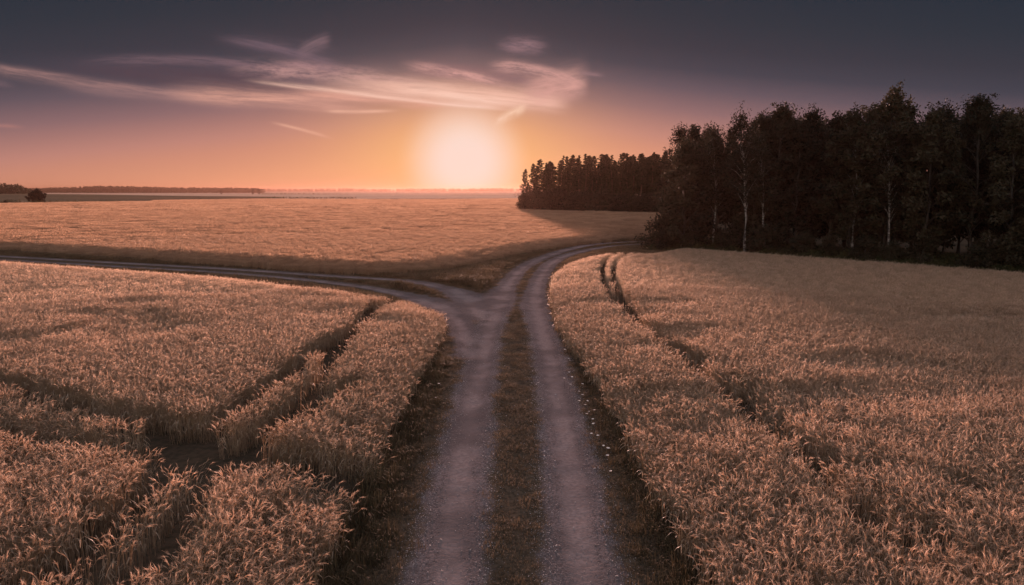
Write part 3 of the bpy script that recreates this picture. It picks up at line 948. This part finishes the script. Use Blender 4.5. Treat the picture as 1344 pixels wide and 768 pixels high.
far_wood(-60, 47, 560, 620, 9.0, 170, 'dark spiky wood on top of the green hill at the far left', hill_h, lambda px: np.interp(px, [-60, 25, 47], [1, 1, .55]), .8)
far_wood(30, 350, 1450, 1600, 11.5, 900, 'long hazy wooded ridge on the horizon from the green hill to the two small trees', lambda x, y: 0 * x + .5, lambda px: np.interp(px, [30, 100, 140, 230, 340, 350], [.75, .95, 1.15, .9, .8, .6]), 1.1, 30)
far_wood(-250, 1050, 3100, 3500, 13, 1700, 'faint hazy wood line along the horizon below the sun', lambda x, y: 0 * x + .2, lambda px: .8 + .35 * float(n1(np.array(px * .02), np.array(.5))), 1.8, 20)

# ------------------------------------------------------------------ haze
bm_v = np.array([(x, y, z) for z in (-1.0, 19.5) for y in (-9500, 9500) for x in (-9500, 9500)], float)
me = mesh_from('haze', bm_v, np.array([(0, 2, 3, 1), (4, 5, 7, 6), (0, 1, 5, 4), (1, 3, 7, 5), (3, 2, 6, 7), (2, 0, 4, 6)]))
m, nt, out = mat('haze')
pv = nd(nt, 'ShaderNodeVolumePrincipled')
pv.inputs['Color'].default_value = (0.15, 0.092, 0.072, 1); pv.inputs['Density'].default_value = 0.00022
pv.inputs['Anisotropy'].default_value = 0.68
nt.links.new(pv.outputs[0], out.inputs['Volume'])
me.materials.append(m)
tag(link('haze', me), 'thin evening haze that reddens the far woods', 'haze', kind='stuff')

# ------------------------------------------------------------------ sun and sky
KS = 20.0 / 2 ** 1.5                  # sky strength 0.05 and exposure 1.5: a ramp colour comes out as written
SUN_AZ, SUN_EL = -2.4, 3.2            # degrees: azimuth from straight ahead, elevation
GLOW = ray(610, 212); GLOW = GLOW / np.linalg.norm(GLOW)
sd = bpy.data.lights.new('sun', 'SUN'); sd.energy = 4.2; sd.angle = R(1.2); sd.color = (1.0, 0.55, 0.44)
so = bpy.data.objects.new('sun', sd); COL.objects.link(so)
so.location = (-40, 300, 60)
so.rotation_euler = (R(-(90 - SUN_EL)), 0, R(-SUN_AZ))

w = bpy.data.worlds.new('World'); sc.world = w; w.use_nodes = True
nt = w.node_tree; nt.nodes.clear()
out = nt.nodes.new('ShaderNodeOutputWorld')
bg = nt.nodes.new('ShaderNodeBackground'); bg.inputs['Strength'].default_value = 0.05
nt.links.new(bg.outputs[0], out.inputs['Surface'])
sky = nt.nodes.new('ShaderNodeTexSky'); sky.sky_type = 'NISHITA'; sky.sun_disc = False
sky.sun_elevation = R(SUN_EL); sky.sun_rotation = R(SUN_AZ); sky.dust_density = 3.0; sky.air_density = 1.2
tc = nt.nodes.new('ShaderNodeTexCoord')
sx = nt.nodes.new('ShaderNodeSeparateXYZ'); nt.links.new(tc.outputs['Generated'], sx.inputs[0])
X, Y, Z = sx.outputs
deg = lambda v: mth(nt, 'MULTIPLY', v, 180 / math.pi)
el = deg(mth(nt, 'ARCSINE', Z))
az = deg(mth(nt, 'ARCTAN2', X, Y))
daz = mth(nt, 'ABSOLUTE', mth(nt, 'SUBTRACT', az, math.degrees(math.atan2(GLOW[0], GLOW[1]))))
t = mth(nt, 'MULTIPLY_ADD', daz, 0.130, mth(nt, 'MAXIMUM', el, 0.0))
ramp = nt.nodes.new('ShaderNodeValToRGB')
nt.links.new(mth(nt, 'DIVIDE', t, 24.0), ramp.inputs[0])
stops = [(0, (233, 161, 113)), (2.9, (228, 156, 119)), (5, (206, 141, 118)), (6, (190, 133, 120)), (8, (141, 107, 109)), (9.6, (100, 86, 95)),
         (11, (68, 67, 78)), (12.5, (57, 58, 68)), (14.5, (47, 53, 63)), (18, (36, 46, 58)), (24, (32, 43, 55))]
e = ramp.color_ramp.elements
while len(e) < len(stops): e.new(0.5)
for el_, (tt, c) in zip(e, stops): el_.position = tt / 24.0; el_.color = lin(*c)
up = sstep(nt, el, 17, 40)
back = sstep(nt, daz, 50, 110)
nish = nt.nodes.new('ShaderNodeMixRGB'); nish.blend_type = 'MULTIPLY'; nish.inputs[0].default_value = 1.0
nt.links.new(sky.outputs[0], nish.inputs[1]); nish.inputs[2].default_value = (5.7, 4.3, 4.45, 1)  # unseen sky overhead and behind brightened as added fill light
scaled = nt.nodes.new('ShaderNodeMixRGB'); scaled.blend_type = 'MULTIPLY'; scaled.inputs[0].default_value = 1.0
nt.links.new(ramp.outputs[0], scaled.inputs[1]); scaled.inputs[2].default_value = (KS, KS, KS, 1)
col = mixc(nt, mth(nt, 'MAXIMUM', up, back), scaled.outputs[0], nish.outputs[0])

# glow round the sun
vm = nt.nodes.new('ShaderNodeVectorMath'); vm.operation = 'DOT_PRODUCT'
nt.links.new(tc.outputs['Generated'], vm.inputs[0]); vm.inputs[1].default_value = tuple(GLOW)
th = deg(mth(nt, 'ARCCOSINE', mth(nt, 'MINIMUM', vm.outputs['Value'], 1.0)))
ge = mth(nt, 'SUBTRACT', el, math.degrees(math.asin(GLOW[2])))
g2 = mth(nt, 'EXPONENT', mth(nt, 'MULTIPLY', mth(nt, 'ADD', mth(nt, 'POWER', mth(nt, 'DIVIDE', daz, 8.5), 2.0), mth(nt, 'POWER', mth(nt, 'DIVIDE', ge, 4.3), 2.0)), -1.0))
col = mixc(nt, mth(nt, 'MULTIPLY', g2, 0.8), col, tuple(KS * c for c in lin(255, 192, 122)[:3]) + (1,))

# wisps. Picture columns and rows are turned into slopes on the sky once; each wisp is a parabola there
def slope(px, py):
    d = ray(px, py); return d[0] / d[1], d[2] / d[1]


SX = mth(nt, 'DIVIDE', X, mth(nt, 'MAXIMUM', Y, 0.02)); SZ = mth(nt, 'DIVIDE', Z, mth(nt, 'MAXIMUM', Y, 0.02))
ahead = sstep(nt, Y, 0.1, 0.3)


def wisp(pts, w_up, w_dn, colr, alpha, streak=(9.0, 120.0), fade=(0.03, 0.03), thr=(0.36, 0.62), seed=0.0, floor=0.0):
    global col
    q = np.array([slope(*p_) for p_ in pts])
    k = np.polyfit(q[:, 0], q[:, 1], min(2, len(q) - 1))
    if len(k) == 2: k = np.array([0, k[0], k[1]])
    v = mth(nt, 'SUBTRACT', SZ, mth(nt, 'MULTIPLY_ADD', mth(nt, 'MULTIPLY_ADD', SX, float(k[0]), float(k[1])), SX, float(k[2])))
    cmb = nt.nodes.new('ShaderNodeCombineXYZ')
    nt.links.new(SX, cmb.inputs[0]); nt.links.new(v, cmb.inputs[1]); cmb.inputs[2].default_value = seed
    warp = nt.nodes.new('ShaderNodeTexNoise'); warp.inputs['Scale'].default_value = 7.0; warp.inputs['Detail'].default_value = 3
    nt.links.new(cmb.outputs[0], warp.inputs['Vector'])
    v2 = mth(nt, 'MULTIPLY_ADD', mth(nt, 'SUBTRACT', warp.outputs['Fac'], 0.5), (w_up + w_dn) / F * 0.6, v)
    mp = nt.nodes.new('ShaderNodeMapping'); mp.inputs['Scale'].default_value = (streak[0], streak[1], 1)
    mp.inputs['Rotation'].default_value = (0, 0, 0.05)
    nt.links.new(cmb.outputs[0], mp.inputs['Vector'])
    st = nt.nodes.new('ShaderNodeTexNoise'); st.inputs['Scale'].default_value = 1.0; st.inputs['Detail'].default_value = 9; st.inputs['Roughness'].default_value = 0.74
    nt.links.new(mp.outputs[0], st.inputs['Vector'])
    a_ = mth(nt, 'DIVIDE', mth(nt, 'MAXIMUM', v2, 0.0), w_up / F); b_ = mth(nt, 'DIVIDE', mth(nt, 'MINIMUM', v2, 0.0), w_dn / F)
    env = mth(nt, 'EXPONENT', mth(nt, 'MULTIPLY', mth(nt, 'ADD', mth(nt, 'MULTIPLY', a_, a_), mth(nt, 'MULTIPLY', b_, b_)), -1.0))
    x0, x1 = q[:, 0].min(), q[:, 0].max()
    win = mth(nt, 'MULTIPLY', sstep(nt, SX, x0 - fade[0] * .4, x0 + fade[0]), sstep(nt, SX, x1 - fade[1], x1 + fade[1] * .4, 1, 0))
    tex = sstep(nt, st.outputs['Fac'], thr[0], thr[1], floor, 1.0)
    f = mth(nt, 'MULTIPLY', mth(nt, 'MULTIPLY', env, win), mth(nt, 'MULTIPLY', tex, mth(nt, 'MULTIPLY', ahead, alpha)))
    col = mixc(nt, f, col, tuple(KS * c for c in lin(*colr)[:3]) + (1,))


# shaded bodies first, then the lit edges
BODY = (10.0, 120.0)
wisp([(50, 90), (180, 96), (330, 108), (400, 116)], 15, 13, (80, 67, 77), 1.0, fade=(.16, .06), streak=BODY, seed=1, floor=.55, thr=(.3, .55))
wisp([(290, 53), (370, 60), (440, 72)], 9, 8, (92, 80, 90), .7, fade=(.05, .04), streak=BODY, seed=2, floor=.3)
wisp([(540, 92), (630, 100), (712, 110)], 12, 10, (128, 98, 104), .85, fade=(.05, .03), streak=BODY, seed=3, floor=.5)
wisp([(-40, 82), (60, 99), (150, 112), (240, 125), (300, 130)], 5, 9, (168, 128, 124), .8, fade=(.05, .06), streak=BODY, seed=4, floor=.35)
wisp([(90, 116), (150, 121), (220, 127)], 4, 6, (150, 116, 116), .6, fade=(.05, .05), streak=BODY, seed=41, floor=.3)
wisp([(225, 124), (300, 128), (380, 134), (480, 141)], 12, 8, (218, 160, 142), .95, fade=(.07, .08), streak=BODY, seed=5, floor=.45)
wisp([(380, 122), (470, 130), (600, 141)], 9, 5, (226, 164, 144), .9, fade=(.07, .06), streak=BODY, seed=51, floor=.4)
wisp([(120, 80), (230, 78), (330, 86), (400, 97)], 5, 6, (134, 106, 114), .65, fade=(.08, .05), seed=7, floor=.15)
wisp([(310, 92), (400, 95), (480, 103), (560, 112)], 11, 9, (186, 142, 138), .85, fade=(.06, .06), streak=(22.0, 95.0), seed=8, floor=.15, thr=(.38, .6))
wisp([(360, 84), (410, 87), (450, 94)], 5, 5, (170, 130, 132), .8, fade=(.03, .03), streak=(26.0, 110.0), seed=81, floor=.2)
wisp([(440, 112), (530, 117), (640, 128), (745, 138)], 13, 10, (238, 186, 166), 1.0, fade=(.10, .03), streak=BODY, seed=9, floor=.5, thr=(.34, .58))
wisp([(520, 118), (600, 125), (690, 138)], 8, 7, (248, 202, 182), .9, fade=(.06, .05), streak=BODY, seed=91, floor=.4)
wisp([(335, 107), (440, 119), (560, 135), (668, 143)], 3.5, 2.2, (246, 198, 178), .9, fade=(.06, .03), seed=6, floor=.35)
wisp([(535, 87), (600, 97), (670, 113)], 6, 6, (222, 166, 156), .9, fade=(.04, .05), streak=(16.0, 90.0), seed=10, floor=.2)
wisp([(645, 86), (700, 90), (740, 101), (768, 114)], 6, 9, (214, 160, 152), .85, fade=(.03, .02), streak=(18.0, 100.0), seed=11, floor=.2)
wisp([(685, 120), (725, 116), (770, 108)], 18, 17, (212, 158, 148), 1.0, fade=(.03, .02), streak=(16, 90), seed=12, floor=.45)
wisp([(292, 49), (370, 65), (448, 86)], 4, 7, (124, 101, 112), .65, fade=(.05, .03), seed=13, floor=.3)
wisp([(390, 69), (405, 60), (434, 49)], 6, 9, (150, 119, 125), .65, fade=(.014, .012), seed=14, floor=.4)
wisp([(655, 59), (684, 61), (716, 63)], 9, 8, (156, 122, 128), .85, fade=(.025, .025), streak=(25, 120), seed=15, floor=.3)
wisp([(760, 95), (775, 97), (792, 99)], 3, 2, (150, 118, 122), .8, fade=(.012, .012), seed=16, floor=.5)
wisp([(650, 160), (668, 151), (690, 141)], 5, 6, (250, 208, 180), .9, fade=(.01, .01), streak=(40, 90), seed=17, floor=.4)
wisp([(358, 161), (395, 170), (434, 181)], 1.8, 1.8, (238, 178, 152), .7, fade=(.02, .02), seed=18, floor=.6)
wisp([(425, 146), (470, 147), (520, 145)], 2.2, 2.0, (238, 182, 158), .8, fade=(.02, .03), seed=19, floor=.5)
wisp([(-60, 164), (0, 165), (30, 167)], 2.5, 2.5, (180, 126, 118), .6, fade=(.02, .02), seed=20, floor=.5)
wisp([(-60, 106), (-10, 108), (18, 112)], 5, 4, (124, 100, 106), .6, fade=(.02, .02), seed=21, floor=.4)

# the burnt-out disc of light itself, over everything
core = sstep(nt, th, 1.2, 5.4, 1.0, 0.0)
col = mixc(nt, core, col, tuple(KS * c for c in lin(246, 218, 205)[:3]) + (1,))
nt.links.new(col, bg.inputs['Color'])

# ------------------------------------------------------------------ render settings
sc.view_settings.view_transform = 'Standard'
sc.view_settings.look = 'None'
sc.view_settings.gamma = 1.0
sc.view_settings.exposure = 1.5
sc.render.engine = 'CYCLES'
sc.cycles.max_bounces = 6
sc.cycles.diffuse_bounces = 3
sc.cycles.transmission_bounces = 4
sc.cycles.transparent_max_bounces = 4
sc.cycles.volume_bounces = 0
sc.cycles.use_denoising = True
sc.cycles.caustics_reflective = False
sc.cycles.caustics_refractive = False
